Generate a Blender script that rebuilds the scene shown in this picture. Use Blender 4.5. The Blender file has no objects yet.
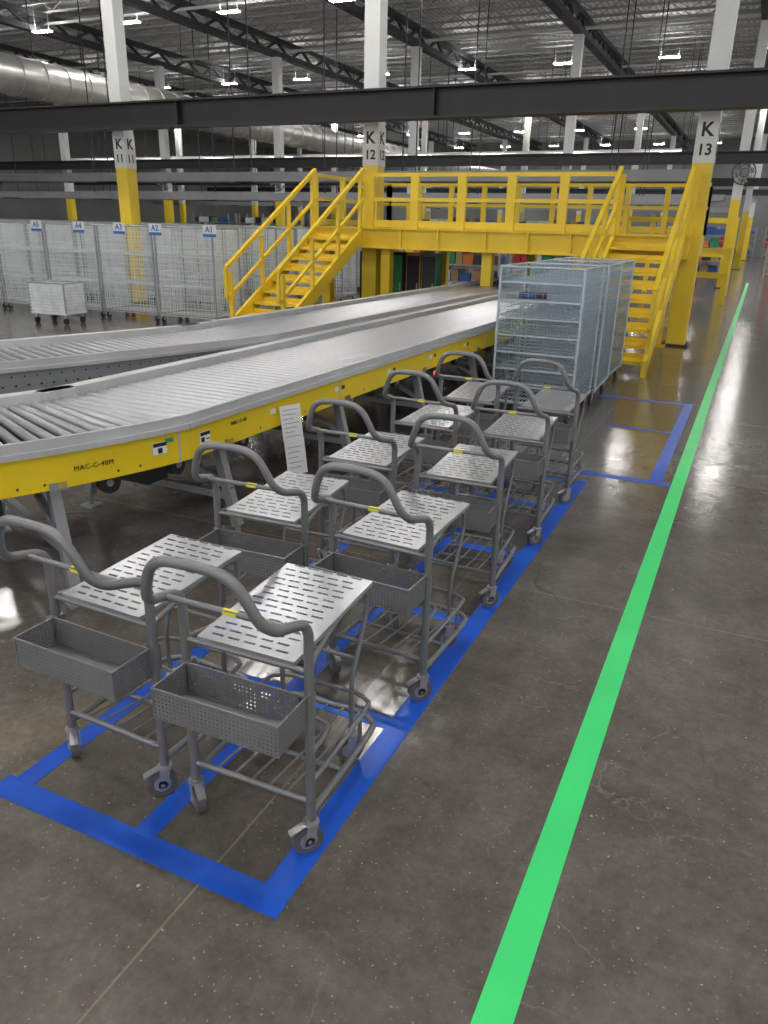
import bpy, math, random
from mathutils import Vector, Matrix
random.seed(7)
S=1.7
scn=bpy.context.scene
try: scn.view_settings.view_transform='Standard'
except: pass
COL=scn.collection
# ---------------------------------------------------------------- materials
def mat(name,col,rough=.5,metal=0.0,var=.12,scale=6.0,emit=None,estr=0):
    m=bpy.data.materials.new(name); m.use_nodes=True
    nt=m.node_tree; b=nt.nodes['Principled BSDF']
    b.inputs['Roughness'].default_value=rough; b.inputs['Metallic'].default_value=metal
    tc=nt.nodes.new('ShaderNodeTexCoord'); n=nt.nodes.new('ShaderNodeTexNoise')
    n.inputs['Scale'].default_value=scale; n.inputs['Detail'].default_value=4
    nt.links.new(tc.outputs['Object'],n.inputs['Vector'])
    r=nt.nodes.new('ShaderNodeValToRGB')
    lo=[max(0,c*(1-var)) for c in col]; hi=[min(1,c*(1+var)) for c in col]
    r.color_ramp.elements[0].color=(*lo,1); r.color_ramp.elements[1].color=(*hi,1)
    r.color_ramp.elements[0].position=.3; r.color_ramp.elements[1].position=.7
    nt.links.new(n.outputs['Fac'],r.inputs['Fac']); nt.links.new(r.outputs['Color'],b.inputs['Base Color'])
    if emit:
        b.inputs['Emission Color'].default_value=(*emit,1); b.inputs['Emission Strength'].default_value=estr
    return m
M={}
M['cart']=mat('cart_grey_paint',(.21,.21,.22),.34,.35,.08)
M['plate']=mat('zinc_plate',(.48,.49,.51),.28,.65,.14,3)
M['caster']=mat('caster_steel',(.42,.42,.43),.35,.6)
M['rubber']=mat('dark_rubber',(.03,.03,.03),.6)
M['wheelgrey']=mat('wheel_grey',(.10,.10,.10),.55)
M['yellow']=mat('safety_yellow',(.86,.61,.035),.40,0,.06,2)
M['yellowpanel']=mat('conveyor_yellow',(.86,.62,.012),.4,0,.06,2)
M['sticker']=mat('yellow_sticker',(.80,.72,.05),.5)
M['white']=mat('white_paint',(.70,.71,.70),.5,0,.06,2)
M['paper']=mat('paper_white',(.8,.8,.8),.6,0,.03)
M['ink']=mat('print_grey',(.3,.3,.32),.6,0,.03)
M['black']=mat('black_print',(.012,.012,.014),.5)
M['beam']=mat('black_steel',(.016,.016,.019),.45,0,.2,2)
M['truss']=mat('truss_dark',(.035,.037,.04),.6)
M['joist']=mat('joist_grey',(.42,.43,.43),.6)
M['alu']=mat('conveyor_aluminium',(.55,.56,.57),.38,.3,.08,3)
M['railgrey']=mat('conveyor_grey_rail',(.30,.31,.32),.42,.3,.08,3)
M['roller']=mat('roller_steel',(.50,.51,.53),.30,.75,.06,3)
M['darkmetal']=mat('dark_metal',(.05,.05,.055),.5,.3)
M['wire']=mat('galvanised_wire',(.34,.42,.48),.35,.4)
M['shelfwire']=mat('shelf_sheet',(.46,.55,.61),.4,.3)
M['wirewhite']=mat('bright_wire',(.80,.84,.86),.45,.05)
M['post']=mat('grey_post',(.36,.38,.39),.4,.4)
M['sheet']=mat('pale_sheet',(.65,.69,.71),.5,.0)
M['duct']=mat('duct_galvanised',(.62,.62,.60),.32,.7,.15,1.5)
M['blue']=mat('blue_tape',(.013,.10,.60),.33,0,.10,5)
M['green']=mat('green_tape',(.05,.74,.20),.4,0,.05,3)
M['bluesign']=mat('sign_blue',(.03,.16,.5),.5)
M['card']=mat('cardboard',(.45,.30,.16),.7)
M['red']=mat('red_paint',(.55,.03,.03),.5)
M['orange']=mat('orange_paint',(.7,.2,.03),.5)
M['greenp']=mat('green_paint',(.04,.30,.14),.5)
M['bluep']=mat('blue_plastic',(.03,.12,.40),.5)
M['wallm']=mat('wall_panel',(.22,.225,.23),.7,0,.2,.3)
M['lens']=mat('lamp_lens',(1,1,1),.5,emit=(1.0,.98,.94),estr=185)
M['upfill']=mat('added_ceiling_fill',(1,1,1),.5,emit=(1.0,.98,.95),estr=50)  # added glow that brightens the roof deck, not a lens of the lamp
M['redled']=mat('red_indicator',(.8,.02,.01),.5,emit=(1,.03,.02),estr=4)
def nodes_of(m):
    nt=m.node_tree;tc=nt.nodes.new('ShaderNodeTexCoord')
    def mth(op,a,bv=None):
        n=nt.nodes.new('ShaderNodeMath');n.operation=op
        for i,v in enumerate((a,bv)):
            if v is None: continue
            if isinstance(v,(int,float)): n.inputs[i].default_value=v
            else: nt.links.new(v,n.inputs[i])
        return n.outputs[0]
    return nt,nt.nodes['Principled BSDF'],tc,mth
def perf():
    m=mat('perforated_grey_sheet',(.22,.22,.23),.4,.3,.06)
    nt,b,tc,mth=nodes_of(m);sp=nt.nodes.new('ShaderNodeSeparateXYZ')
    nt.links.new(tc.outputs['Object'],sp.inputs[0])
    u=mth('ADD',sp.outputs[0],sp.outputs[1]);p=.0125
    fu=mth('SUBTRACT',mth('FRACT',mth('ADD',mth('DIVIDE',u,p),100)),.5)
    fv=mth('SUBTRACT',mth('FRACT',mth('ADD',mth('DIVIDE',sp.outputs[2],p),100)),.5)
    d=mth('ADD',mth('MULTIPLY',fu,fu),mth('MULTIPLY',fv,fv))
    nt.links.new(mth('GREATER_THAN',d,.055),b.inputs['Alpha'])
    return m
M['perf']=perf()
def floor_mat():
    m=bpy.data.materials.new('polished_concrete');m.use_nodes=True
    nt,b,tc,mth=nodes_of(m)
    def noise(s,d=6,r=.6,dist=0):
        n=nt.nodes.new('ShaderNodeTexNoise');n.inputs['Scale'].default_value=s;n.inputs['Detail'].default_value=d
        n.inputs['Roughness'].default_value=r;n.inputs['Distortion'].default_value=dist
        nt.links.new(tc.outputs['Object'],n.inputs['Vector']);return n.outputs['Fac']
    def ramp(f,els):
        r=nt.nodes.new('ShaderNodeValToRGB');e=r.color_ramp.elements
        e[0].position=els[0][0];e[0].color=(*els[0][1],1);e[1].position=els[-1][0];e[1].color=(*els[-1][1],1)
        for p,c in els[1:-1]:
            x=e.new(p);x.color=(*c,1)
        nt.links.new(f,r.inputs['Fac']);return r.outputs['Color']
    def mix(f,a,bb,mode='MIX'):
        n=nt.nodes.new('ShaderNodeMix');n.data_type='RGBA';n.blend_type=mode
        if isinstance(f,(int,float)): n.inputs[0].default_value=f
        else: nt.links.new(f,n.inputs[0])
        for i,v in ((6,a),(7,bb)):
            if isinstance(v,tuple): n.inputs[i].default_value=(*v,1)
            else: nt.links.new(v,n.inputs[i])
        return n.outputs[2]
    base=ramp(noise(1.1,11,.76,.3),[(.30,(.078,.068,.057)),(.44,(.118,.105,.090)),(.56,(.152,.137,.119)),(.72,(.225,.206,.181))])
    mid=ramp(noise(5.5,9,.78,.2),[(.34,(.74,.735,.73)),(.66,(1.17,1.17,1.17))])
    c=mix(.8,base,mid,'MULTIPLY')
    fine=ramp(noise(34,6,.75),[(.35,(.66,.66,.66)),(.65,(1.13,1.13,1.13))])
    c=mix(.5,c,fine,'MULTIPLY')
    sp=ramp(noise(80,2,.5),[(.67,(0,0,0)),(.74,(1,1,1))])
    c=mix(sp,c,(.35,.325,.295))
    n0=nt.nodes.new('ShaderNodeTexNoise');n0.inputs['Scale'].default_value=2.2;n0.inputs['Detail'].default_value=6
    nt.links.new(tc.outputs['Object'],n0.inputs['Vector'])
    def cracks(scale,wid,dist):
        v=nt.nodes.new('ShaderNodeTexVoronoi');v.feature='DISTANCE_TO_EDGE';v.inputs['Scale'].default_value=scale
        mx=nt.nodes.new('ShaderNodeMix');mx.data_type='VECTOR';mx.inputs[0].default_value=dist
        nt.links.new(tc.outputs['Object'],mx.inputs[4]);nt.links.new(n0.outputs['Color'],mx.inputs[5]);nt.links.new(mx.outputs[1],v.inputs['Vector'])
        return ramp(v.outputs['Distance'],[(.0,(1,1,1)),(wid,(0,0,0))])
    mask=ramp(noise(1.1,3),[(.46,(0,0,0)),(.6,(.8,.8,.8))])
    c=mix(mix(1.0,cracks(.42,.004,.3),mask,'MULTIPLY'),c,(.05,.044,.038))
    mask2=ramp(noise(3.1,3),[(.48,(0,0,0)),(.64,(.5,.5,.5))])
    c=mix(mix(1.0,cracks(2.3,.006,.6),mask2,'MULTIPLY'),c,(.34,.32,.29))
    v=nt.nodes.new('ShaderNodeTexVoronoi');v.inputs['Scale'].default_value=7.5;nt.links.new(tc.outputs['Object'],v.inputs['Vector'])
    dots=ramp(v.outputs['Distance'],[(.03,(1,1,1)),(.045,(0,0,0))])
    mask3=ramp(noise(1.7,2),[(.5,(0,0,0)),(.56,(.8,.8,.8))])
    c=mix(mix(1.0,dots,mask3,'MULTIPLY'),c,(.50,.49,.46))
    s=nt.nodes.new('ShaderNodeSeparateXYZ');nt.links.new(tc.outputs['Object'],s.inputs[0])
    def joint(o,off,per):
        f=mth('ABSOLUTE',mth('SUBTRACT',mth('FRACT',mth('ADD',mth('DIVIDE',mth('SUBTRACT',o,off),per),50.5)),.5))
        return mth('LESS_THAN',f,.0035/per)
    j=mth('MAXIMUM',joint(s.outputs[0],-.647*S,4.2),joint(s.outputs[1],2.02*S,4.4))
    c=mix(mth('MULTIPLY',j,.6),c,(.28,.235,.18))
    nt.links.new(c,b.inputs['Base Color'])
    rr_=ramp(noise(3.2,10,.8,.4),[(.3,(.11,.11,.11)),(.52,(.17,.17,.17)),(.75,(.33,.33,.33))])
    nt.links.new(rr_,b.inputs['Roughness'])
    bp=nt.nodes.new('ShaderNodeBump');bp.inputs['Strength'].default_value=.08;bp.inputs['Distance'].default_value=.01
    nt.links.new(noise(6,6),bp.inputs['Height']);nt.links.new(bp.outputs['Normal'],b.inputs['Normal'])
    b.inputs['Specular IOR Level'].default_value=.7
    return m
M['floor']=floor_mat()
def deck_mat():
    m=bpy.data.materials.new('roof_deck');m.use_nodes=True;nt=m.node_tree;b=nt.nodes['Principled BSDF']
    tc=nt.nodes.new('ShaderNodeTexCoord');w=nt.nodes.new('ShaderNodeTexWave');w.bands_direction='X';w.inputs['Scale'].default_value=1.6
    nt.links.new(tc.outputs['Object'],w.inputs['Vector'])
    r=nt.nodes.new('ShaderNodeValToRGB');r.color_ramp.elements[0].color=(.48,.48,.48,1);r.color_ramp.elements[1].color=(.80,.80,.79,1)
    nt.links.new(w.outputs['Fac'],r.inputs['Fac']);nt.links.new(r.outputs['Color'],b.inputs['Base Color'])
    b.inputs['Roughness'].default_value=.6
    return m
M['deck']=deck_mat()
# ---------------------------------------------------------------- mesh builder
class MB:
    def __init__(s): s.v=[];s.f=[];s.sm=[];s.mi=[];s.mats=[];s.cur=0
    def use(s,k):
        if k not in s.mats: s.mats.append(k)
        s.cur=s.mats.index(k); return s
    def _add(s,vs,fs,sm=False):
        o=len(s.v); s.v+= [tuple(x) for x in vs]
        for f in fs: s.f.append([i+o for i in f]); s.sm.append(sm); s.mi.append(s.cur)
    def box(s,x0,x1,y0,y1,z0,z1):
        vs=[(x,y,z) for z in(z0,z1) for y in(y0,y1) for x in(x0,x1)]
        s._add(vs,[(0,2,3,1),(4,5,7,6),(0,1,5,4),(2,6,7,3),(0,4,6,2),(1,3,7,5)]); return s
    def bar(s,p,q,w,h,up=(0,0,1)):
        p=Vector(p);q=Vector(q);d=(q-p).normalized();u=Vector(up)
        if abs(d.dot(u))>.98: u=Vector((0,1,0))
        r=d.cross(u).normalized();u=r.cross(d).normalized()
        vs=[c+r*a*w/2+u*b*h/2 for c in(p,q) for a,b in((-1,-1),(1,-1),(1,1),(-1,1))]
        s._add(vs,[(0,1,2,3),(7,6,5,4),(0,4,5,1),(1,5,6,2),(2,6,7,3),(3,7,4,0)]);return s
    def tube(s,pts,r,n=10,closed=False):
        pts=[Vector(p) for p in pts];N=len(pts)
        t=[]
        for i in range(N):
            if closed: d=pts[(i+1)%N]-pts[i-1]
            else: d=pts[min(i+1,N-1)]-pts[max(i-1,0)]
            t.append(d.normalized())
        u=t[0].orthogonal().normalized();vs=[]
        for i in range(N):
            u=(u-t[i]*u.dot(t[i])).normalized();w=t[i].cross(u)
            for k in range(n):
                a=2*math.pi*k/n; vs.append(pts[i]+(u*math.cos(a)+w*math.sin(a))*r)
        fs=[];M_=N if closed else N-1
        for i in range(M_):
            j=(i+1)%N
            for k in range(n):
                l=(k+1)%n; fs.append((i*n+k,i*n+l,j*n+l,j*n+k))
        s._add(vs,fs,True)
        if not closed:
            s._add(vs[:n],[tuple(range(n))[::-1]]);s._add(vs[-n:],[tuple(range(n))])
        return s
    def cyl(s,p,q,r,n=16): return s.tube([p,q],r,n)
    def mesh(s,name,defm=None):
        me=bpy.data.meshes.new(name);me.from_pydata(s.v,[],s.f)
        me.polygons.foreach_set('use_smooth',s.sm);me.polygons.foreach_set('material_index',s.mi)
        for k in (s.mats or [defm]): me.materials.append(M[k])
        me.update();return me
def smooth_path(ctrl,n=6):
    P=[Vector(p) for p in ctrl];out=[]
    P=[P[0]*2-P[1]]+P+[P[-1]*2-P[-2]]
    for i in range(1,len(P)-2):
        for k in range(n):
            t=k/n;a,b,c,d=P[i-1],P[i],P[i+1],P[i+2]
            out.append(.5*((2*b)+(c-a)*t+(2*a-5*b+4*c-d)*t*t+(3*b-a-3*c+d)*t**3))
    out.append(P[-2]);return out
def link(o): COL.objects.link(o);return o
def thing(name,label,cat,loc=(0,0,0),mesh=None,group=None,rz=0,kind=None):
    o=link(bpy.data.objects.new(name,mesh));o.location=loc;o.rotation_euler=(0,0,rz)
    o['label']=label;o['category']=cat
    if group:o['group']=group
    if kind:o['kind']=kind
    if mesh is None:o.empty_display_size=.1
    return o
def part(name,mb,matk,parent,loc=(0,0,0),label=None,rz=0):
    me=mb if isinstance(mb,bpy.types.Mesh) else mb.mesh(name,matk)
    o=link(bpy.data.objects.new(name,me));o.parent=parent;o.location=loc;o.rotation_euler=(0,0,rz)
    if label:o['label']=label
    return o
def struct(name,mb,matk):
    o=link(bpy.data.objects.new(name,mb.mesh(name,matk)));o['kind']='structure';return o
def copy_tree(root,loc,rz=0,label=None):
    def rec(o,par):
        c=o.copy();COL.objects.link(c)
        if par is not None:c.parent=par
        for ch in o.children: rec(ch,c)
        return c
    kids=list(root.children)
    n=root.copy();COL.objects.link(n)
    for k in kids: rec(k,n)
    n.location=loc;n.rotation_euler=(0,0,rz)
    if label:n['label']=label
    return n
def text_mesh(body,size,matk,extrude=.001,bold=0.0,font_sp=1.0):
    cu=bpy.data.curves.new('t','FONT');cu.body=body;cu.size=size;cu.extrude=extrude;cu.align_x='CENTER';cu.align_y='CENTER';cu.resolution_u=3
    cu.offset=bold;cu.space_character=font_sp
    o=bpy.data.objects.new('t',cu);COL.objects.link(o);bpy.context.view_layer.update()
    me=bpy.data.meshes.new_from_object(o.evaluated_get(bpy.context.evaluated_depsgraph_get()))
    bpy.data.objects.remove(o);me.materials.clear();me.materials.append(M[matk]);return me
def text(name,body,size,loc,rot,matk,parent,bold=0.0,sp=1.0):
    o=link(bpy.data.objects.new(name,text_mesh(body,size,matk,bold=bold,font_sp=sp)));o.parent=parent;o.location=loc;o.rotation_euler=rot
    return o
# ---------------------------------------------------------------- camera
th=math.radians(20.7);ps=math.radians(24.67);ro=.024
F=Vector((-math.sin(ps)*math.cos(th),math.cos(ps)*math.cos(th),-math.sin(th)))
R0=Vector((math.cos(ps),math.sin(ps),0));U0=R0.cross(F)
R=R0*math.cos(ro)+U0*math.sin(ro);U=U0*math.cos(ro)-R0*math.sin(ro)
cam=bpy.data.cameras.new('camera');co=bpy.data.objects.new('camera',cam);link(co)
co.matrix_world=Matrix((( R.x,U.x,-F.x,0),(R.y,U.y,-F.y,0),(R.z,U.z,-F.z,S),(0,0,0,1)))
cam.sensor_fit='VERTICAL';cam.sensor_height=36;cam.lens=36*762/1024;cam.clip_end=300
scn.camera=co
# ---------------------------------------------------------------- room
CE=5.05*S
struct('floor',MB().box(-26*S,9*S,-6*S,40*S,-.1,0),'floor')
struct('ceiling',MB().box(-26*S,9*S,-6*S,40*S,CE,CE+.1),'deck')
struct('wall_back',MB().box(-26*S,9*S,40*S,40.1*S,0,CE),'wallm')
struct('wall_left',MB().box(-26.1*S,-26*S,-6*S,40*S,0,CE),'wallm')
jb=MB();jx0,jx1=-25.8*S,8.8*S;jd=.45
jb.box(jx0,jx1,-.04,.04,-.05,0);jb.box(jx0,jx1,-.04,.04,-jd-.05,-jd)
x=jx0;k=0
while x<jx1-.7:
    jb.bar((x,0,-.05 if k%2 else -jd),(x+.7,0,-jd if k%2 else -.05),.025,.025);x+=.7;k+=1
jm=jb.mesh('roof_joist','joist')
y=3*S
while y<39*S:
    thing('roof_joist','grey steel open-web roof joist under the metal deck','joist',(0,y,CE),jm,'roof joists');y+=.95
gb=MB();gy0,gy1=0,39.5*S
gb.box(-.14,.14,gy0,gy1,-.66,-.52);gb.box(-.14,.14,gy0,gy1,-1.14,-.96)
y=gy0;k=0
while y<gy1-.9:
    gb.bar((0,y,-.6 if k%2 else -1.06),(0,y+.9,-1.06 if k%2 else -.6),.08,.08);y+=.9;k+=1
gm=gb.mesh('roof_girder','truss')
COLX=[-.585,-3.755,-7.05,-10.4,-13.7,-17.0,-20.3,2.7]
for cx in COLX:
    thing('roof_girder','dark steel roof girder running over the columns','girder',(cx*S,0,CE),gm,'roof girders')
def column_mesh(w,ht):
    b=MB()
    for k,z0,z1 in(('yellow',0,1.55*S),('white',1.55*S,ht)): b.use(k).box(-w/2,w/2,-w/2,w/2,z0,z1)
    b.use('darkmetal');b.box(-w*.7,w*.7,-w*.7,w*.7,0,.03)
    for sx in(-1,1):
        for sy in(-1,1): b.cyl((sx*w*.6,sy*w*.6,.03),(sx*w*.6,sy*w*.6,.06),.015,6)
    return b.mesh('building_column')
CW=.28
cm_=column_mesh(CW,CE-1.14)
for yi,yy in enumerate((7.72,16.4,25.1,33.8)):
    for ci,cx in enumerate(COLX):
        c=thing('building_column','white steel column with yellow painted lower section','column',(cx*S,yy*S,0),cm_,'building columns')
        if yi<1:
            nm={-.585:'13',-3.755:'12',-7.05:'11',-10.4:'10',-13.7:'9',-17.0:'8',-20.3:'7',2.7:'14'}[cx]
            c['label']='white and yellow steel column lettered K '+nm
            zz=1.64;e=CW/2
            for (pl,loc1,rot) in (((-.145,.145,-e-.01,-e),(0,-e-.012),(math.pi/2,0,0)),((e,e+.01,-.145,.145),(e+.012,0),(math.pi/2,0,math.pi/2))):
                sp_=part('sign_panel',MB().box(*pl,(zz-.09)*S,(zz+.27)*S),'white',c)
                text('lettering','K',.26,(*loc1,(zz+.165)*S),rot,'black',sp_,.007)
                text('lettering',nm,.21,(*loc1,(zz+.01)*S),rot,'black',sp_,.005)
def fan(x,y,z,rz):
    r=thing('circulation_fan','round caged circulation fan mounted on a column','fan',(x*S,y*S,z*S),None,'column fans',rz)
    b=MB()
    for rad in(.12,.22,.33): b.tube([(rad*math.cos(a*math.pi/12),-.3,rad*math.sin(a*math.pi/12)) for a in range(24)],.008,5,True)
    b.tube([(.33*math.cos(a*math.pi/12),-.16,.33*math.sin(a*math.pi/12)) for a in range(24)],.012,5,True)
    for a in range(12): b.bar((.03*math.cos(a*math.pi/6),-.3,.03*math.sin(a*math.pi/6)),(.33*math.cos(a*math.pi/6),-.3,.33*math.sin(a*math.pi/6)),.006,.006)
    part('cage',b,'darkmetal',r)
    b=MB().cyl((0,-.28,0),(0,-.1,0),.07,14)
    for a in range(4):
        q=a*math.pi/2+.3;b.bar((.06*math.cos(q),-.24,.06*math.sin(q)),(.29*math.cos(q),-.22,.29*math.sin(q)),.13,.01,(0,1,0))
    part('blades',b,'railgrey',r)
    part('bracket',MB().box(-.03,.03,-.12,.0,-.03,.03).bar((0,-.1,0),(0,-.02,-.3),.03,.03),'darkmetal',r)
fan(-10.4+.05,16.4-.12,1.85,.2);fan(-13.7+.05,16.4-.12,1.85,.2);fan(-.585+.05,16.4-.1,2.0,.1)
def ibeam(h,w,x0,x1):
    return MB().box(x0,x1,-w/2,w/2,h/2-.03,h/2).box(x0,x1,-w/2,w/2,-h/2,-h/2+.03).box(x0,x1,-.015,.015,-h/2+.03,h/2-.03)
bm=ibeam(.46,.3,-25.5*S,8.5*S)
for xx in range(-24,9,3): bm.box(xx*S-.01,xx*S+.01,-.13,.13,-.20,.20)
thing('steel_beam','long black steel I-beam carried by the columns','beam',(0,7.5*S-.02,2.075*S),bm.mesh('steel_beam','beam'))
b2=ibeam(.35,.22,-25.5*S,8.5*S).mesh('steel_beam','beam')
for yy,zz in((16.2,2.25),(24.9,2.3),(33.5,2.4)):
    thing('steel_beam','black steel I-beam spanning distant columns','beam',(0,yy*S,zz*S),b2)
for yy,zz in((11.5,1.62),(14.5,1.42),(21,1.7),(28,1.6)):
    r_=thing('overhead_conveyor','dark overhead conveyor line hung on thin rods','conveyor',(0,yy*S,zz*S),None,'overhead conveyors')
    part('bed',MB().box(-24*S,-1*S,-.4,.4,0,.16),'darkmetal',r_)
    part('side_rail',MB().box(-24*S,-1*S,-.44,-.40,-.04,.20),'railgrey',r_);part('side_rail',MB().box(-24*S,-1*S,.40,.44,-.04,.20),'railgrey',r_)
    hr=MB().bar((0,-.42,.2),(0,-.42,CE-zz*S),.025,.025).bar((0,.42,.2),(0,.42,CE-zz*S),.025,.025).bar((0,-.42,-.03),(0,.42,-.03),.06,.06).bar((0,-.42,-.03),(0,-.42,.2),.025,.025).bar((0,.42,-.03),(0,.42,.2),.025,.025).mesh('hanger','truss')
    for xx in range(-23,-1,3): part('hanger',hr,None,r_,(xx*S,0,0))
# ducts
r_=thing('air_duct','large round galvanised spiral air duct','duct',(-11.9*S,0,3.2*S),None)
part('duct_body',MB().tube([(0,7*S,0),(0,38*S,0)],.52,24),'duct',r_)
rg=MB().tube([(0,0,0),(0,.05,0)],.55,24).mesh('duct_ring','duct')
for k in range(0,62): part('duct_ring',rg,None,r_,(0,(7+k*.5)*S,0))
hg=MB().bar((0,0,.5),(0,0,1.85*S-.0),.02,.02).mesh('hanger','truss')
for k in range(0,31,4): part('hanger',hg,None,r_,(0,(7+k)*S,0))
for yy,zz in((19.5,2.55),(30,2.7)):
    r_=thing('air_duct','round galvanised branch air duct','duct',(0,yy*S,zz*S),None)
    part('duct_body',MB().tube([(-20*S,0,0),(-2*S,0,0)],.26,18),'duct',r_)
    rg=MB().tube([(0,0,0),(.04,0,0)],.28,18).mesh('duct_ring','duct');hg=MB().bar((0,0,.25),(0,0,CE-zz*S),.02,.02).mesh('hanger','truss')
    for k in range(-20,-1): part('duct_ring',rg,None,r_,(k*S,0,0))
    for k in range(-20,-1,3): part('hanger',hg,None,r_,(k*S,0,0))
pb=MB().tube([(-25*S,0,0),(8*S,0,0)],.05,8).mesh('sprinkler_pipe','white')
for yy in(6,9.5,13.2,17,21,26):
    thing('sprinkler_pipe','thin white sprinkler pipe below the roof','pipe',(0,yy*S,CE-.75),pb,'sprinkler pipes')
# lamps
hb=MB().box(-.36,.36,-.13,.13,.012,.05).bar((-.3,0,.05),(-.3,0,.699*S),.01,.01).bar((.3,0,.05),(.3,0,.699*S),.01,.01).mesh('housing','white')
lb=MB().box(-.33,.33,-.11,.11,0,.012).mesh('lens','lens')
ub=MB().box(-.33,.33,-.11,.11,.05,.053).mesh('ceiling_fill_plate','upfill')  # made-up glowing plate on the housing, fill light for the ceiling
for yy in(-3.0,1.5,6.6,12.7,18.8,24.9,31.0,36.5):
    for k in range(-4,8):
        cx=-4.6-2.2*k
        if yy<12 and (cx<-13 or cx>3): continue
        if yy==6.6 and abs(cx+.2)<.1: continue
        if yy==6.6 and abs(cx+2.4)<.1: cx=-3.0
        l=thing('high_bay_lamp','white rectangular LED high bay lamp, lit','ceiling lamp',(cx*S,yy*S,4.35*S),None,'high bay lamps')
        part('lamp_housing',hb,None,l);part('lamp_lens',lb,None,l,label='glowing white lens');part('ceiling_fill_plate',ub,None,l)
# ---------------------------------------------------------------- tape
def tape(x0,y0,x1,y1,w,k,z,label,grp):
    d=Vector((x1-x0,y1-y0,0)).normalized();n=Vector((-d.y,d.x,0))*w/2
    cx,cy=(x0+x1)/2,(y0+y1)/2
    q=[Vector((x0,y0,0))-n,Vector((x1,y1,0))-n,Vector((x1,y1,0))+n,Vector((x0,y0,0))+n]
    b=MB();lo=[((v.x-cx)*S,(v.y-cy)*S,0) for v in q];hi=[(a,c,z) for a,c,_ in lo]
    b._add(lo+hi,[(3,2,1,0),(4,5,6,7),(0,1,5,4),(1,2,6,5),(2,3,7,6),(3,0,4,7)])
    thing('floor_tape',label,'floor tape',(cx*S,cy*S,0.0002),b.mesh('floor_tape',k),grp)
b=MB().box(-.026*S,.026*S,-2*S,18.5*S,0,.0014);thing('floor_tape','long bright green floor marking tape along the aisle','floor tape',(-.152*S,0,.0002),b.mesh('floor_tape','green'))
L1='blue floor marking tape outlining cart parking bays';G='blue parking bay tape'
tape(-.5265,.727,-.5265,3.13,.052,'blue',.0020,L1,G)
tape(-.80,.77,-.80,3.1,.043,'blue',.0020,L1,G)
tape(-1.09,.77,-1.09,3.1,.043,'blue',.0020,L1,G)
for i,yy in enumerate((.753,1.25,1.75,2.25,2.75,3.12)):
    tape(-1.13,yy,-.502,yy,.050 if i==0 else .042,'blue',.0014,L1,G)
L2='blue floor marking tape outlining an empty rack bay'
tape(-.62,3.27,-.185,3.27,.05,'blue',.0014,L2,G);tape(-.245,3.25,-.245,5.02,.05,'blue',.0020,L2,G)
tape(-.80,4.98,-.22,4.98,.05,'blue',.0014,L2,G);tape(-.62,4.2,-.27,4.2,.03,'blue',.0012,L2,G)
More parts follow.
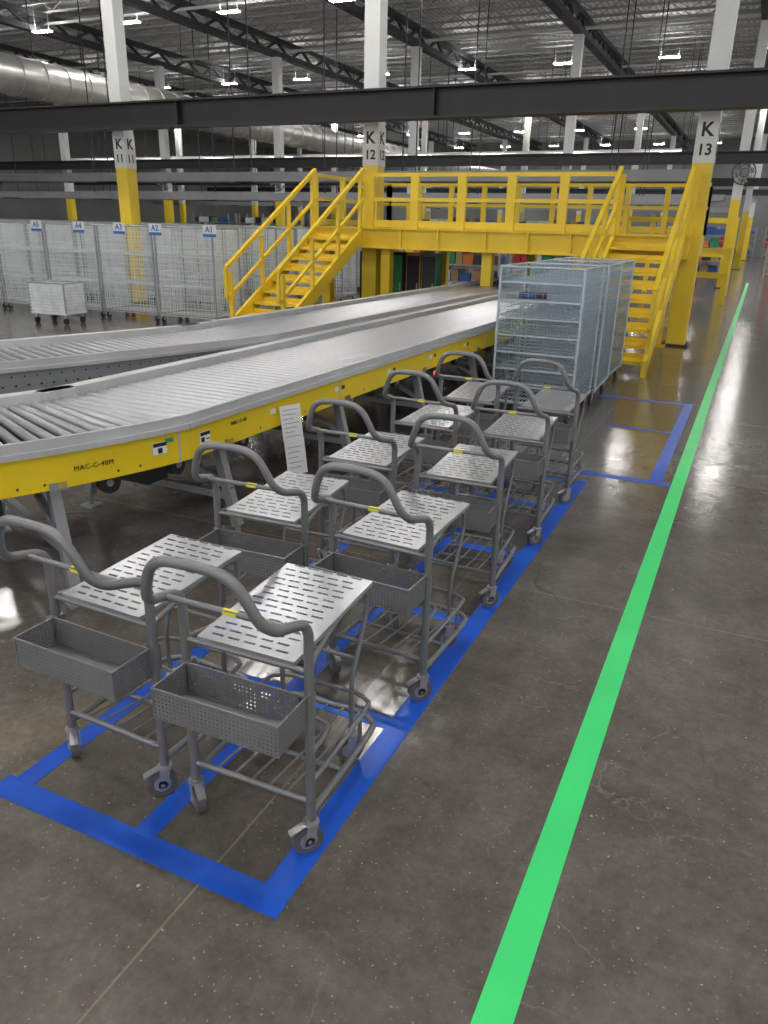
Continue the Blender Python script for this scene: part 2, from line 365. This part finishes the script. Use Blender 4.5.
# ---------------------------------------------------------------- picking carts
def make_cart():
    r=thing('picking_cart','grey tubular steel picking cart with slotted shelf and front basket','cart',(0,0,0),None,'picking carts')
    hw=.2
    half=[(hw,0,.11),(hw,0,.40),(hw,0,.66),(hw,-.004,.715),(hw-.002,-.03,.748),(hw-.008,-.08,.765),(.186,-.135,.782),(.168,-.17,.815),(.148,-.185,.866),(.122,-.195,.912),(.08,-.20,.938),(0,-.202,.944)]
    full=half+[(-x,y,z) for x,y,z in half[-2::-1]]
    part('handle_frame',MB().tube(smooth_path(full,4),.0142,12),'cart',r)
    part('cross_bar',MB().tube([(-hw+.008,-.08,.765),(hw-.008,-.08,.765)],.009,8),'cart',r)
    part('warning_sticker',MB().box(.0,.042,-.0905,-.0895,.761,.770).box(.0,.042,-.0865,-.077,.7738,.7745),'sticker',r,label='small yellow warning sticker')
    x0,x1,y0,y1,z=-.155,.155,.0,.49,0
    b=MB();t=.002;rows=15;ph=(y1-y0)/rows
    for i in range(rows):
        ya=y0+i*ph
        b.box(x0,x1,ya,ya+ph*.74,z,z+t)
        off=0 if i%2 else .026
        xs=x0;cur=x0+.014+off*.6
        while cur+.036<x1-.006:
            b.box(xs,cur,ya+ph*.74,ya+ph,z,z+t);xs=cur+.038;cur=xs+.014
        b.box(xs,x1,ya+ph*.74,ya+ph,z,z+t)
    b.box(x0-.002,x0,y0,y1,z-.012,z+t).box(x1,x1+.002,y0,y1,z-.012,z+t).box(x0,x1,y0-.002,y0,z-.012,z+t).box(x0,x1,y1,y1+.002,z-.012,z+t)
    sh=part('shelf',b,'plate',r,(0,0,.612),label='bright zinc shelf plate with slots');sh.rotation_euler=(.045,0,0)
    b=MB()
    for s in(-1,1):
        b.tube(smooth_path([(s*hw,0,.595),(s*.17,.10,.595),(s*.14,.30,.603),(s*.14,.45,.609),(s*.14,.478,.57),(s*.14,.47,.5),(s*.13,.40,.30),(s*.13,.40,.13)],4),.008,8)
    b.tube([(-hw,0,.595),(hw,0,.595)],.008,8);b.tube([(-.14,.46,.608),(.14,.46,.608)],.008,8)
    b.tube([(-.133,.43,.38),(.133,.43,.38)],.007,8)
    part('shelf_support',b,'cart',r)
    b=MB()
    p=[(hw,0,.13),(hw,.10,.13),(.195,.40,.13),(.175,.46,.13),(.12,.49,.13),(0,.492,.13)]
    b.tube(smooth_path(p+[(-x,y,z) for x,y,z in p[-2::-1]],4),.0105,10)
    p=[(hw,0,.235),(hw,.10,.235),(.19,.38,.235),(.165,.43,.235),(.11,.45,.235),(0,.452,.235)]
    b.tube(smooth_path(p+[(-x,y,z) for x,y,z in p[-2::-1]],4),.0075,8)
    p=[(hw,0,.33),(.195,.08,.33),(.17,.16,.31),(.12,.19,.30),(0,.195,.30)]
    b.tube(smooth_path(p+[(-x,y,z) for x,y,z in p[-2::-1]],4),.0065,8)
    b.tube([(-hw,0,.17),(hw,0,.17)],.009,8);b.tube([(-hw,.2,.132),(hw,.2,.132)],.008,8)
    for xx in(-.12,-.06,.0,.06,.12): b.tube([(xx,.0,.172),(xx,.2,.15),(xx,.49,.135)],.004,6)
    for s in(-1,1): b.tube([(s*.19,.34,.13),(s*.19,.34,.235)],.007,6)
    part('base_frame',b,'cart',r)
    bl,bx=-.185,.203;ya,yb=-.165,-.022;za,zb=.44,.532
    bk=part('basket',MB().box(bl,bx,ya,ya+.002,za,zb).box(bl,bx,yb-.002,yb,za,zb).box(bl,bl+.002,ya,yb,za,zb).box(bx-.002,bx,ya,yb,za,zb),'perf',r,label='perforated grey sheet metal basket')
    part('basket_floor',MB().box(bl,bx,ya,yb,za-.002,za),'cart',bk)
    part('rim',MB().box(bl-.003,bx+.003,ya-.003,ya+.003,zb-.005,zb+.002).box(bl-.003,bx+.003,yb-.003,yb+.003,zb-.005,zb+.002).box(bl-.003,bl+.003,ya,yb,zb-.005,zb+.002).box(bx-.003,bx+.003,ya,yb,zb-.005,zb+.002)
        .box(bl-.002,bl+.004,ya-.002,ya+.004,za,zb).box(bx-.004,bx+.002,ya-.002,ya+.004,za,zb),'cart',bk)
    part('basket_bracket',MB().box(-hw-.01,-hw+.02,-.024,.018,.45,.53),'cart',r)
    part('basket_bracket',MB().box(hw-.02,hw+.01,-.024,.018,.45,.53),'cart',r)
    def caster(x,y,a,R_=.045,brake=True):
        b=MB()
        for s in(-.0185,.0185):
            b.bar((s,-.012,R_-.012),(s,-.002,.1),.003,.03,(0,1,0))
            b.cyl((s-.0015,-.012,R_),(s+.0015,-.012,R_),.016,12)
        b.cyl((0,0,.096),(0,0,.104),.024,14).cyl((0,.0,.1),(0,.0,.125),.012,10).cyl((-.023,-.012,R_),(.023,-.012,R_),.006,8)
        c=part('caster',b,'caster',r,(x,y,0),label='swivel caster with steel fork',rz=a)
        w=MB().use('wheelgrey').cyl((-.013,-.012,R_),(.013,-.012,R_),R_,24);w.use('caster').cyl((-.014,-.012,R_),(.014,-.012,R_),R_*.6,14)
        part('wheel',w,None,c)
        if brake: part('brake_pedal',MB().bar((0,-.066,.078),(0,-.02,.098),.024,.005),'caster',c)
    caster(-hw,0,.9);caster(hw,0,-.7);caster(-.13,.41,.6,brake=False);caster(.13,.41,-.9,brake=False)
    return r
cart=make_cart()
rows=[.872,1.373,1.868,2.37,2.835];first=True
rr=[(0.02,-.03),(-.05,.04),(.03,.0),(.02,-.04),(-.03,.03)]
for i,yy in enumerate(rows):
    for j,xx in enumerate((-.640,-.950)):
        loc=(xx*S,yy*S+(0.01 if j else 0),0)
        if first: cart.location=loc;cart.rotation_euler=(0,0,rr[i][j]);first=False
        else: copy_tree(cart,loc,rr[i][j])
# ---------------------------------------------------------------- roller conveyors
def make_path(A,ang,Lst,Lcv,a0,a1):
    cur=[];p=Vector((A[0],A[1],0));N=30
    for i in range(N):
        a=math.radians(a0+(a1-a0)*i/N);ds=Lcv/N
        p=p+Vector((-math.sin(a),-math.cos(a),0))*ds;cur.append((p.copy(),Vector((math.sin(a),math.cos(a),0))))
    cur.reverse()
    d=Vector((math.sin(ang),math.cos(ang),0));st=[]
    for i in range(0,41): st.append((Vector((A[0],A[1],0))+d*Lst*i/40,d))
    return cur,st
def conveyor(A,ang,Lst,Lcv,a0,a1,width,ht,label,yellow,leg0):
    root=thing('roller_conveyor',label,'conveyor',(A[0]*S,A[1]*S,0),None)
    O=Vector((A[0],A[1],0))
    cur,st=make_path(A,ang,Lst,Lcv,a0,a1)
    seq=[((p-O)*S,h) for p,h in cur+st]
    def strip(off0,off1,z0,z1,items):
        b=MB();vs=[]
        for p,h in items:
            n=Vector((-h.y,h.x,0))
            for o in(off0,off1):
                for z in(z0,z1): q=p+n*o; vs.append((q.x,q.y,z))
        fs=[]
        for i in range(len(items)-1):
            a=i*4;c=a+4
            fs+=[(a,a+1,c+1,c),(a+2,c+2,c+3,a+3),(a+1,a+3,c+3,c+1),(a,c,c+2,a+2)]
        fs+=[(0,2,3,1)];e=(len(items)-1)*4;fs+=[(e,e+1,e+3,e+2)]
        b._add(vs,fs);return b
    nc=len(cur)
    segs=[[ (p,h) for p,h in seq[:nc]]+[(seq[nc][0],seq[nc-1][1])],seq[nc:]]
    W=width*S
    for sg in segs:
        part('side_panel',strip(0,.012,ht-.19,ht-.025,sg),'yellowpanel' if yellow else 'railgrey',root,label='yellow painted side panel' if yellow else 'grey perforated side panel')
        part('side_rail',strip(-.022,.075,ht-.025,ht+.0,sg),'alu',root)
        part('guard_lip',strip(-.006,.014,ht,ht+.045,sg),'alu',root)
        part('side_panel',strip(W-.012,W,ht-.19,ht-.025,sg),'railgrey',root)
        part('side_rail',strip(W-.07,W+.018,ht-.025,ht+.04,sg),'alu',root)
        part('belt_pan',strip(.05,W-.05,ht-.16,ht-.12,sg),'black',root)
    pts=[(p,h) for p,h in seq];acc=0;pitch=.082;nxt=.03;R_=.0245
    rl=MB().cyl((.07,0,0),(W-.055,0,0),R_,14).mesh('roller','roller')
    rest=MB();n=0;hol=MB()
    for i in range(len(pts)-1):
        (p,h),(q,h2)=pts[i],pts[i+1];l=(q-p).length
        while acc+l>=nxt:
            t=(nxt-acc)/l;c=p.lerp(q,t);nn=Vector((-h.y,h.x,0))
            if n<100:
                o=link(bpy.data.objects.new('roller',rl));o.parent=root;o.location=(c.x,c.y,ht-.028);o.rotation_euler=(0,0,math.atan2(nn.y,nn.x))
            else:
                a=c+nn*.07;bq=c+nn*(W-.055);rest.cyl((a.x,a.y,ht-.028),(bq.x,bq.y,ht-.028),R_,8)
            if not yellow:
                for dz,rad in((-.06,.006),(-.12,.008)):
                    a=c-nn*.002+h*(.02 if dz<-.1 else 0);bq=c+nn*.006+h*(.02 if dz<-.1 else 0);hol.cyl((a.x,a.y,ht+dz),(bq.x,bq.y,ht+dz),rad,8)
            n+=1;nxt+=pitch
        acc+=l
    if rest.v:
        o=part('roller_bed',rest,'roller',root);o['kind']='stuff'
    if hol.v:
        o=part('panel_hole_pattern',hol,'black',root);o['kind']='stuff'
    acc=0;nxt=leg0
    leg=MB()
    for a,f in((.09,-.03),(W-.09,W+.05)):
        leg.bar((a,0,ht-.19),(f,0,.09),.05,.05).box(f-.05,f+.05,-.045,.045,.0,.012).cyl((f,0,.012),(f,0,.1),.014,8)
    leg.box(-.0,W+.02,-.02,.02,.24,.28).box(.0,W,-.04,.04,ht-.2,ht-.16).bar((.0,0,.3),(W*.5,0,ht-.22),.03,.03).bar((W,0,.3),(W*.5,0,ht-.22),.03,.03)
    leg=leg.mesh('leg_frame','railgrey')
    for i in range(len(pts)-1):
        (p,h),(q,h2)=pts[i],pts[i+1];l=(q-p).length
        if acc<=nxt<acc+l:
            nn=Vector((-h.y,h.x,0));az=math.atan2(nn.y,nn.x)
            o=link(bpy.data.objects.new('leg_frame',leg));o.parent=root;o.location=(p.x,p.y,0);o.rotation_euler=(0,0,az);nxt+=1.25
            part('drive_motor',MB().box(.3,.55,.17,.33,ht-.38,ht-.22).cyl((.55,.25,ht-.3),(.62,.25,ht-.3),.06,12),'darkmetal',root,(p.x,p.y,0),rz=az,label='black drive motor')
            for dy in(-.28,.28):
                w=MB().use('rubber').cyl((.12,dy,ht-.25),(.16,dy,ht-.25),.055,18);w.use('caster').cyl((.115,dy,ht-.25),(.165,dy,ht-.25),.018,10)
                w.use('darkmetal').box(.125,.155,dy-.015,dy+.015,ht-.25,ht-.15)
                part('drive_pulley',w,None,root,(p.x,p.y,0),rz=az,label='black drive pulley')
        acc+=l
    return root,seq,nc
HT=.44*S
main,mseq,mnc=conveyor((-1.443,1.739),math.radians(1.3),7.8,1.0,13,42,.62,HT,'long roller conveyor with yellow side panels and grey rails',True,1.05)
sec,sseq,snc=conveyor((-2.11,3.25),math.radians(1.3),6.4,2.6,15,32,.60,HT+.02,'grey powered roller conveyor running beside the yellow one',False,.6)
def on_panel(s,z,matname,body=None,size=.05,boxsz=None,name='lettering',label=None,lift=0,bold=0):
    if s>=0:
        p,h=mseq[mnc];p=p+h*s
    else:
        acc=0;i=mnc
        while i>0 and acc<-s:
            acc+=(mseq[i][0]-mseq[i-1][0]).length;i-=1
        p,h=mseq[i]
    n=Vector((-h.y,h.x,0));a=math.atan2(h.y,h.x)
    if body:
        q=p-n*(.003+lift);o=text(name,body,size,(q.x,q.y,z),(math.pi/2,0,a),matname,main,bold=bold,sp=1.12)
    else:
        w,t=boxsz;q=p-n*(.002+lift)
        o=part(name,MB().box(-w/2,w/2,-.001,.001,-t/2,t/2),matname,main,(q.x,q.y,z),rz=a,label=label)
    return o
zc=HT-.11
on_panel(-.48,zc,'black','MAC-C-40M',.033)
on_panel(-.02,zc,'alu',boxsz=(.012,.165),name='joint_plate')
for s,dz in((-.15,.015),(.13,.01)):
    on_panel(s,zc+dz,'paper',boxsz=(.08,.06),name='label_plate',label='black and white warning label')
    on_panel(s,zc+dz+.018,'black',boxsz=(.075,.018),name='label_band',lift=.002)
    on_panel(s-.02,zc+dz-.012,'black',boxsz=(.025,.025),name='label_mark',lift=.002)
    on_panel(s+.02,zc+dz-.012,'black',boxsz=(.025,.006),name='label_mark',lift=.002)
on_panel(-.06,zc+.045,'greenp',boxsz=(.05,.022),name='label_plate',label='small green label')
on_panel(.42,zc+.03,'black','MAC-C-40',.028)
for s in(.75,1.5,2.3,3.1,3.9): on_panel(s,zc+.02,'paper',boxsz=(.05,.03),name='label_plate');on_panel(s+.09,zc+.02,'black',boxsz=(.04,.025),name='label_plate')
for s in(1.55,3.05,4.5): on_panel(s,zc,'alu',boxsz=(.01,.165),name='joint_plate')
for s in(-.85,-.7,-.35,-.25,.3,.62,1.1,1.9): on_panel(s,zc-.05,'black',boxsz=(.01,.01),name='bolt')
on_panel(3.2,HT-.24,'redled',boxsz=(.03,.03),name='indicator_light',label='small red indicator light')
pp=thing('hanging_notice','white printed paper notices hanging from the conveyor side','notice',((-1.385)*S,2.22*S,.36*S),None,rz=-.75);pp.rotation_euler=(.10,0,-.75)
a1=part('paper_sheet',MB().box(0,.002,-.062,.062,-.135,.08),'paper',pp)
o=part('paper_sheet',MB().box(.001,.003,-.060,.064,-.35,-.13),'paper',pp)
for k in range(7): part('printed_line',MB().box(.0021,.0026,-.048,.045-.015*(k%3),.05-.027*k,.054-.027*k),'ink',a1)
for k in range(5): part('printed_line',MB().box(.0031,.0036,-.045,.045-.015*(k%3),-.18-.032*k,-.176-.032*k),'ink',o)
# ---------------------------------------------------------------- crossover platform and stairs
pf=thing('crossover_platform','yellow steel crossover platform with guard rails over the conveyors','platform',(0,0,0),None)
X0,X1,Y0,Y1,ZD=-4.30,-.60,7.46,9.3,.955
def sb(b,x0,x1,y0,y1,z0,z1): return b.box(x0*S,x1*S,y0*S,y1*S,z0*S,z1*S)
part('deck',sb(MB(),X0,X1,Y0,Y1,ZD-.03,ZD),'darkmetal',pf)
def fb(x0,x1,y0,y1): part('fascia_beam',sb(MB(),x0,x1,y0,y1,ZD-.185,ZD+.01),'yellow',pf)
fb(X0,X1,Y0-.02,Y0);fb(X0,X1,Y1,Y1+.02);fb(X0-.02,X0,Y0,Y1);fb(X1,X1+.02,Y0,Y1)
part('fascia_flange',sb(MB(),X0,X1,Y0-.06,Y0-.02,ZD-.19,ZD-.175),'yellow',pf)
part('fascia_flange',sb(MB(),X0,X1,Y0-.06,Y0-.02,ZD-.005,ZD+.01),'yellow',pf)
for lx in(-3.3,-2.9,-2.41,-2.0,-1.6): part('fascia_stiffener',sb(MB(),lx-.01,lx+.01,Y0-.055,Y0-.02,ZD-.175,ZD-.005),'yellow',pf)
for lx in(-4.2,-3.5,-2.41,-1.3,-.75):
    for ly in(7.55,9.2):
        b=MB();sb(b,lx-.05,lx+.05,ly-.05,ly+.05,0,ZD-.18);sb(b,lx-.09,lx+.09,ly-.09,ly+.09,0,.015);part('support_leg',b,'yellow',pf)
def railrun(xa,ya,xb,yb,n,wide=False):
    RZ=.50
    for z in(RZ,RZ*.55): part('guard_rail',MB().bar((xa*S,ya*S,(ZD+z)*S),(xb*S,yb*S,(ZD+z)*S),.05,.058),'yellow',pf)
    part('toe_board',MB().bar((xa*S,ya*S,(ZD+.05)*S),(xb*S,yb*S,(ZD+.05)*S),.02,.11),'yellow',pf)
    for i in range(n+1):
        t=i/n;x=xa+(xb-xa)*t;y=ya+(yb-ya)*t;hw_=.07 if wide else .045
        part('guard_post',MB().box(x*S-hw_,x*S+hw_,y*S-.04,y*S+.04,ZD*S,(ZD+RZ)*S),'yellow',pf)
railrun(-3.66,Y0,-1.22,Y0,5,True);railrun(X0,Y1,X1,Y1,9);railrun(X0,Y0,X0,Y1,3);railrun(X1,Y0,X1,Y1,3)
def stairs(x0,x1,label):
    r=thing('staircase',label,'stairs',((x0+x1)/2*S,Y0*S-.11,0),None,'platform stairs')
    w=(x1-x0)/2*S;run=1.5*S;n=9;hz=ZD*S;rise=hz/(n+1)
    for i in range(n):
        z=rise*(n-i);yy=-run*(i+.5)/n
        part('tread',MB().use('yellow').box(-w+.03,w-.03,yy-run/n*.60,yy+run/n*.5,z-.04,z).box(-w+.03,w-.03,yy+run/n*.44,yy+run/n*.5,z,z+rise-.10),None,r)
    for s in(-1,1):
        b=MB();b.bar((s*w,0,hz-.12),(s*w,-run-.1,.10),.05,.22);b.box(s*w-.025,s*w+.025,-run-.18,-run-.0,0,.2)
        part('stringer',b,'yellow',r)
        b=MB();rz=.53*S
        b.bar((s*w,.06,hz+rz+.03),(s*w,-run-.12,.12+rz),.055,.06);b.bar((s*w,.06,hz+rz*.52),(s*w,-run-.12,.1+rz*.52),.045,.045)
        for t in(0.02,.33,.66,1.0): b.bar((s*w,-run*t,hz*(1-t)*.95),(s*w,-run*t,hz*(1-t)*.95+rz+.05*(1-t)+.06*t),.055,.055)
        b.bar((s*w,-run-.12,.12+rz*.52),(s*w,-run-.12,.12+rz),.045,.045)
        part('handrail',b,'yellow',r)
    return r
stairs(-4.28,-3.73,'yellow steel staircase with handrails beside the conveyors')
stairs(-1.22,-.63,'yellow steel staircase with handrails beside the aisle')
for i,(xx,k,dk) in enumerate(((-3.92,'black','black'),(-3.74,'orange','darkmetal'),(-3.56,'black','greenp'),(-3.36,'orange','black'),(-3.18,'greenp','darkmetal'))):
    t=thing('machine_cabinet','tall dark control cabinet standing under the platform','cabinet',(xx*S,8.0*S,0),None,'cabinets under the platform')
    part('body',MB().box(-.14,.14,-.14,.14,.05,1.22),k,t);d_=part('door',MB().box(-.12,.12,-.155,-.14,.1,1.17),dk,t)
    part('handle',MB().box(.08,.095,-.17,-.155,.55,.7),'caster',d_)
    part('plinth',MB().box(-.13,.13,-.13,.13,0,.05),'darkmetal',t)
def barrier(x0,x1,y,h):
    r=thing('guard_barrier','yellow steel guard rail barrier standing near the aisle','barrier',((x0+x1)/2*S,y*S,0),None,'guard barriers')
    w=(x1-x0)/2*S
    for z in(h,h*.55): part('rail',MB().box(-w,w,-.04,.04,z-.07,z+.07),'yellow',r)
    for i in range(4): part('post',MB().box(-w+i*2*w/3-.06,-w+i*2*w/3+.06,-.06,.06,0,h+.1),'yellow',r)
barrier(-2.6,-.42,12.6,1.25);barrier(-2.4,-.45,14.5,2.0);barrier(.45,3,13.5,1.2)
# ---------------------------------------------------------------- wire racks
def wire_panel(b,axis,fix,a0,a1,z0,z1,p=.045,t=.0035):
    a=a0
    while a<=a1+1e-4:
        if axis=='x': b.box(a-t/2,a+t/2,fix-t/2,fix+t/2,z0,z1)
        else: b.box(fix-t/2,fix+t/2,a-t/2,a+t/2,z0,z1)
        a+=p
    z=z0
    while z<=z1+1e-4:
        if axis=='x': b.box(a0,a1,fix-t/2,fix+t/2,z-t/2,z+t/2)
        else: b.box(fix-t/2,fix+t/2,a0,a1,z-t/2,z+t/2)
        z+=p
    return b
def rack(w,d,h,name,label,cat,grp,wm,fm,sm,nsh,p,front,t=.0035,fr=.013,sw=.03):
    r=thing(name,label,cat,(0,0,0),None,grp);hw,hd=w/2,d/2
    b=MB();z0=.13
    for sx in(-1,1):
        for sy in(-1,1): b.cyl((sx*hw,sy*hd,z0),(sx*hw,sy*hd,h),fr,8)
    for z in(z0+.02,h-.01):
        b.tube([(-hw,-hd,z),(hw,-hd,z)],fr*.8,6).tube([(-hw,hd,z),(hw,hd,z)],fr*.8,6).tube([(-hw,-hd,z),(-hw,hd,z)],fr*.8,6).tube([(hw,-hd,z),(hw,hd,z)],fr*.8,6)
    part('frame',b,fm,r)
    for fx in(-hw,hw): part('mesh_panel',wire_panel(MB(),'y',fx,-hd,hd,z0,h,p,t),wm,r)
    part('mesh_panel',wire_panel(MB(),'x',hd,-hw,hw,z0,h,p,t),wm,r)
    if front: part('mesh_panel',wire_panel(MB(),'x',-hd,-hw,hw,z0,h,p*1.5,t),wm,r)
    for i in range(nsh):
        z=z0+.02+(h-z0)*i/nsh;b=MB()
        x=-hw
        while x<hw: b.box(x-.003,x+.003,-hd,hd,z,z+.004);x+=sw
        for yy in(-hd,-hd/2,0,hd/2,hd): b.box(-hw,hw,yy-.005,yy+.005,z-.014,z)
        part('shelf',b,sm,r)
    for sx in(-1,1):
        for sy in(-1,1):
            c=part('caster',MB().box(-.02,-.016,-.03,.03,.05,.12).box(.016,.02,-.03,.03,.05,.12).box(-.03,.03,-.03,.03,.12,.13),'caster',r,(sx*(hw-.04),sy*(hd-.05),0))
            part('wheel',MB().cyl((-.013,-.01,.05),(.013,-.01,.05),.05,16),'rubber',c)
    return r
rk=rack(.76,.86,.81*S,'wire_rack','bluish galvanised wire mesh roll rack with shelves on casters','rack','wire mesh roll racks','wire','shelfwire','shelfwire',8,.045,True,.0038,.012,.035)
rk.location=(-1.015*S,4.37*S,0)
copy_tree(rk,(-1.0*S,4.93*S,0),.02);copy_tree(rk,(-1.01*S,5.48*S,0),-.015)
t=thing('handheld_scanner','black handheld scanner with blue light on the rack','scanner',(-1.08*S,4.22*S,.13+.02+(.81*S-.13)*6/8+.0045),None)
part('body',MB().box(-.12,.12,-.04,.04,0,.05),'black',t);part('screen',MB().box(-.09,.02,-.043,-.04,.01,.04),'bluep',t)
cg=rack(.70*S,.42*S,.93*S,'storage_cage','pale wire mesh storage cage with shelves','cage','wire storage cages','wirewhite','post','sheet',3,.05,True,.006,.018,.05)
firstc=True
for ry,xa,xb in((6.5,-9.6,-4.75),(8.0,-12,-5.0),(9.6,-14.5,-5.0),(11.2,-16,-5.0)):
    x=xb
    while x>xa:
        loc=((x-.36)*S,ry*S,0)
        if firstc: cg.location=loc;firstc=False
        else: copy_tree(cg,loc)
        x-=.74
for nm,xx in(('A5',-7.0),('A4',-6.4),('A3',-5.86),('A2',-5.4),('A1',-4.75)):
    s=thing('bay_sign','blue and white hanging bay sign reading '+nm,'sign',(xx*S,6.24*S,.90*S),None,'bay signs')
    sp_=part('sign_plate',MB().use('paper').box(-.13,.13,-.004,.004,-.09,.09),None,s)
    part('sign_band',MB().box(-.13,.13,-.006,-.0045,-.09,-.045),'bluesign',sp_)
    text('lettering',nm,.13,(0,-.0075,.02),(math.pi/2,0,0),'bluesign',sp_,.003)
wt=thing('platform_trolley','white wire sided platform trolley on casters','trolley',(-6.25*S,5.72*S,0),None,rz=.1)
part('platform',MB().box(-.36,.36,-.25,.25,.16,.19),'white',wt)
b=MB();wire_panel(b,'x',-.25,-.36,.36,.19,.66,.05,.02);wire_panel(b,'x',.25,-.36,.36,.19,.66,.05,.02);wire_panel(b,'y',-.36,-.25,.25,.19,.66,.05,.02);wire_panel(b,'y',.36,-.25,.25,.19,.66,.05,.02)
part('mesh_side',b,'wirewhite',wt)
b=MB().tube([(-.36,-.25,.66),(.36,-.25,.66),(.36,.25,.66),(-.36,.25,.66)],.016,8,True)
for sx in(-.36,.36):
    for sy in(-.25,.25): b.cyl((sx,sy,.19),(sx,sy,.66),.016,8)
part('frame',b,'post',wt)
for sx in(-1,1):
    for sy in(-1,1):
        c=part('caster',MB().box(-.02,.02,-.02,.02,.1,.16),'caster',wt,(sx*.3,sy*.2,0));part('wheel',MB().cyl((-.015,0,.055),(.015,0,.055),.055,16),'rubber',c)
def goods_rack():
    r=thing('storage_rack','distant steel storage rack filled with cartons and parcels','rack',(0,0,0),None,'distant storage racks')
    b=MB()
    for sx in(-1.3,1.3):
        for sy in(-.4,.4): b.box(sx-.03,sx+.03,sy-.03,sy+.03,0,2.1)
    for z in(.15,.62,1.1,1.55): b.box(-1.3,1.3,-.4,.4,z,z+.03)
    part('frame',b,'post',r)
    for z in(.18,.65,1.13,1.58):
        x=-1.2
        while x<1.0:
            w=random.uniform(.2,.42);h=random.uniform(.2,.4)
            part('carton',MB().box(x,x+w-.03,-.35,.3,z,z+h),random.choice(['card','paper','card','bluep','red','greenp','white','darkmetal','orange']),r);x+=w
    return r
g=goods_rack();g.location=(.9*S,21*S,0)
for (x,y) in((2.6,21),(.9,24),(-4,27),(-6,27),(-8,27),(-10,22),(-12,22),(-14,22),(-2.6,30),(1.0,34),(-3.0,13.2),(-4.7,13.2),(-6.6,20),(3.6,27),(-16,24),(-18,24),(0.8,38),(-1.1,38.5),(-1.5,20)):
    copy_tree(g,(x*S,y*S,0))
# ---------------------------------------------------------------- world
w=bpy.data.worlds.new('world');scn.world=w;w.use_nodes=True
w.node_tree.nodes['Background'].inputs[0].default_value=(.98,.985,1,1);w.node_tree.nodes['Background'].inputs[1].default_value=.9
